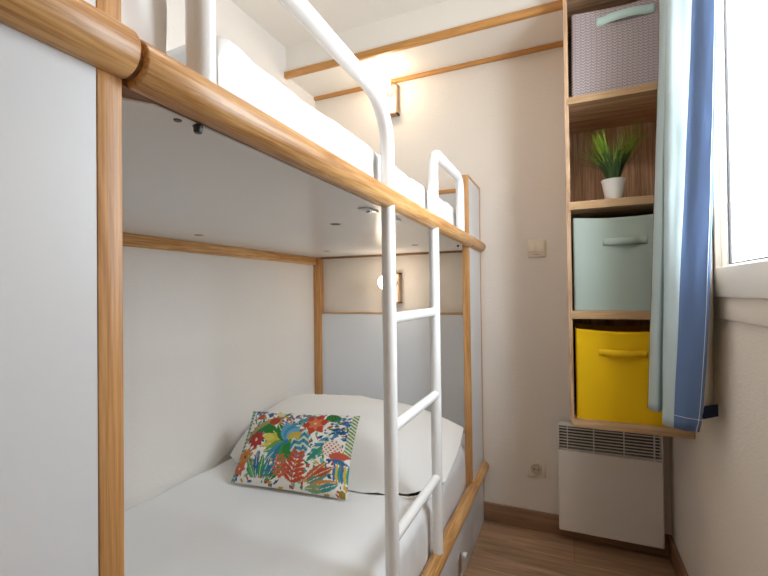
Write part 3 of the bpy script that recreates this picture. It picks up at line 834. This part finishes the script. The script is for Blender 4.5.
for k in range(230):
    az = rs.choice((rs.gauss(190, 28), rs.gauss(0, 26), rs.uniform(0, 360)))
    lean = rs.uniform(14, 78) if math.cos(math.radians(az)) < 0 else rs.uniform(15, 62)
    blade(az, lean, rs.uniform(0.12, 0.21), rs.uniform(0.0014, 0.0026), rs.random() < 0.6)
for k in range(60): blade(rs.gauss(195, 22), rs.uniform(20, 40), rs.uniform(0.17, 0.21), 0.0026, True)
for k in range(46): blade(rs.gauss(-10, 20), rs.uniform(28, 55), rs.uniform(0.18, 0.25), 0.0023, True)
for (az, ln, L) in ((200, 92, 0.21), (215, 84, 0.22), (182, 80, 0.18), (188, 96, 0.16), (-20, 45, 0.26)): blade(az, ln, L, 0.0022, False)
gb = b.build('grass_blades', [GREEN, LIME], pt, smooth=60, fix=False)

# ------------------------------------------------------------------ curtain
rod = MB(); rod.tube([(0.335, -0.42, 2.335), (0.335, 1.76, 2.335)], 0.011, 16)
rd_o = thing('curtain_rod', 'slim white curtain rod above the window carrying the striped curtain', 'curtain rod', (0.335, 0.67, 2.335))
rod.build('pole', METAL_W, rd_o)
for y in (-0.38, 1.70):
    MB().tube([(0.335, y, 2.335), (XR, y, 2.335)], 0.008, 12).build('bracket', METAL_W, rd_o)
ct = thing('curtain', 'striped blue, aqua and cream curtain drawn to the end of the window', 'curtain', (0.30, 1.55, 0.76))
# plan of the hanging cloth at the hem and at the rod: (x, y) control points, and the stripe that starts there
hem = [(0.241, 1.72), (0.246, 1.690), (0.262, 1.672), (0.276, 1.690), (0.285, 1.715), (0.268, 1.600), (0.254, 1.535), (0.264, 1.505), (0.281, 1.490), (0.300, 1.478), (0.324, 1.476), (0.332, 1.478)]
top = [(0.299, 1.72), (0.300, 1.690), (0.304, 1.655), (0.310, 1.650), (0.318, 1.640), (0.290, 1.550), (0.275, 1.450), (0.310, 1.412), (0.337, 1.398), (0.346, 1.365), (0.361, 1.345), (0.3655, 1.345)]
ease = [1, 1, 1, 1, 1, 1, 1, 1, 1.0, 0.8, 0.62, 0.6]
mat_of = [0, 0, 0, 0, 0, 1, 1, 1, 2, 2, 2]
def catmull(P, n):
    out = []; seg_id = []
    for i in range(len(P) - 1):
        p0, p1, p2, p3 = P[max(0, i - 1)], P[i], P[i + 1], P[min(len(P) - 1, i + 2)]
        for k in range(n):
            t = k / n
            out.append(tuple(0.5 * (2 * b1 + (c - a) * t + (2 * a - 5 * b1 + 4 * c - d) * t * t + (3 * b1 - a - 3 * c + d) * t ** 3) for a, b1, c, d in zip(p0, p1, p2, p3)))
            seg_id.append(i)
    out.append(tuple(P[-1])); return out, seg_id
n_ = 8
ph, sid = catmull(hem, n_); ptop, _ = catmull(top, n_)
ZB0, ZT0 = 0.765, 2.335
NZ = 60
def cur_pt(i, q):
    """q 0 at the hem, 1 at the rod"""
    z = ZB0 + (ZT0 - ZB0) * q
    k_ = i // n_; t_ = (i % n_) / n_
    e_ = ease[k_] + (ease[min(k_ + 1, len(ease) - 1)] - ease[k_]) * t_
    zq = min(1.0, (z - ZB0) / (2.10 - ZB0)) ** e_
    x = ph[i][0] + (ptop[i][0] - ph[i][0]) * zq; y = ph[i][1] + (ptop[i][1] - ph[i][1]) * zq
    n1 = noise.noise(Vector((x * 14, y * 14, z * 5))) * 0.004 + noise.noise(Vector((i * 0.15, z * 9, 4))) * 0.0022
    return (x + n1 * 0.5, y + n1, z)
def strip(i0, i1, name, mat, parent, off=0.0):
    b = MB(); P = [[cur_pt(i, k / NZ) for k in range(NZ + 1)] for i in range(i0, i1 + 1)]
    if off:
        P = [[(x, y - off, z) for (x, y, z) in row] for row in P]
    b.grid(P); o = b.build(name, mat, parent, smooth=180)
    md = o.modifiers.new('sol', 'SOLIDIFY'); md.thickness = 0.0016; md.offset = 0
    return o
s1, s2 = 5 * n_, 7 * n_ + 5
strip(0, 2, 'hem_stripe', CUR_NAVY, ct)
strip(2, 4, 'cream_stripe', CUR_CREAM, ct)
strip(4, s2, 'aqua_stripe', CUR_AQUA, ct)
bs = strip(s2, len(ph) - 1, 'blue_stripe', CUR_BLUE, ct)
# stitched seam near the free edge and along the hem
ii = len(ph) - 9
b = MB(); b.tube([Vector(cur_pt(ii, k / NZ)) + Vector((0, -0.0012, 0)) for k in range(NZ + 1)], 0.0006, 6)
b.build('stitching', STITCH, bs)
b = MB(); b.tube([Vector(cur_pt(i, 0.025)) + Vector((-0.0003, -0.0014, 0)) for i in range(s2, len(ph))], 0.0006, 6)
b.build('stitching', STITCH, bs)
# lining turned back to the wall, its navy tab at the foot
b = MB(); P = []
for i in range(9):
    q = i / 8; row = []
    for k in range(31):
        z = 0.822 + (ZT0 - 0.822) * k / 30; zq = min(1, (z - ZB0) / (2.10 - ZB0)) ** 0.6
        x0_ = ph[-1][0] + (ptop[-1][0] - ph[-1][0]) * zq; y0_ = ph[-1][1] + (ptop[-1][1] - ph[-1][1]) * zq
        x1_, y1_ = (0.3835, 1.536) if z < 1.10 else (0.368, 1.46)
        if 0.95 < z < 1.16:
            t = max(0, min(1, (z - 0.99) / 0.14)); x1_ = 0.3835 + (0.368 - 0.3835) * t; y1_ = 1.536 + (1.46 - 1.536) * t
        row.append((x0_ + (x1_ - x0_) * q, y0_ + 0.004 + (y1_ - y0_) * q + 0.006 * math.sin(math.pi * q), z))
    P.append(row)
b.grid(P); ln = b.build('lining', CUR_LINE, ct, smooth=180)
md = ln.modifiers.new('sol', 'SOLIDIFY'); md.thickness = 0.0014; md.offset = 0
b = MB(); b.prism([(0.338, 1.468, 0.806), (0.3845, 1.516, 0.806), (0.3845, 1.516, 0.840), (0.338, 1.468, 0.840)], (0.002, -0.004, 0)); b.build('navy_tab', cloth('dark_navy_webbing', (0.02, 0.03, 0.065)), ct)

# ------------------------------------------------------------------ unseen ceiling lamp, added to brighten the upper wall
LX, LY = -0.10, 0.62
cl = thing('added_ceiling_lamp', 'added unseen ceiling fill lamp over the narrow aisle', 'lamp', (LX, LY, ZC))
MB().lathe([(0, 0), (0.17, 0), (0.17, -0.02), (0.16, -0.025)], (LX, LY, ZC), 40).build('added_lamp_rim', METAL_W, cl)
MB().lathe([(0.158, -0.02), (0.15, -0.05), (0.11, -0.075), (0.05, -0.088), (0, -0.09)], (LX, LY, ZC), 40).build('added_lamp_shade', FILL_GLOW, cl, smooth=180)
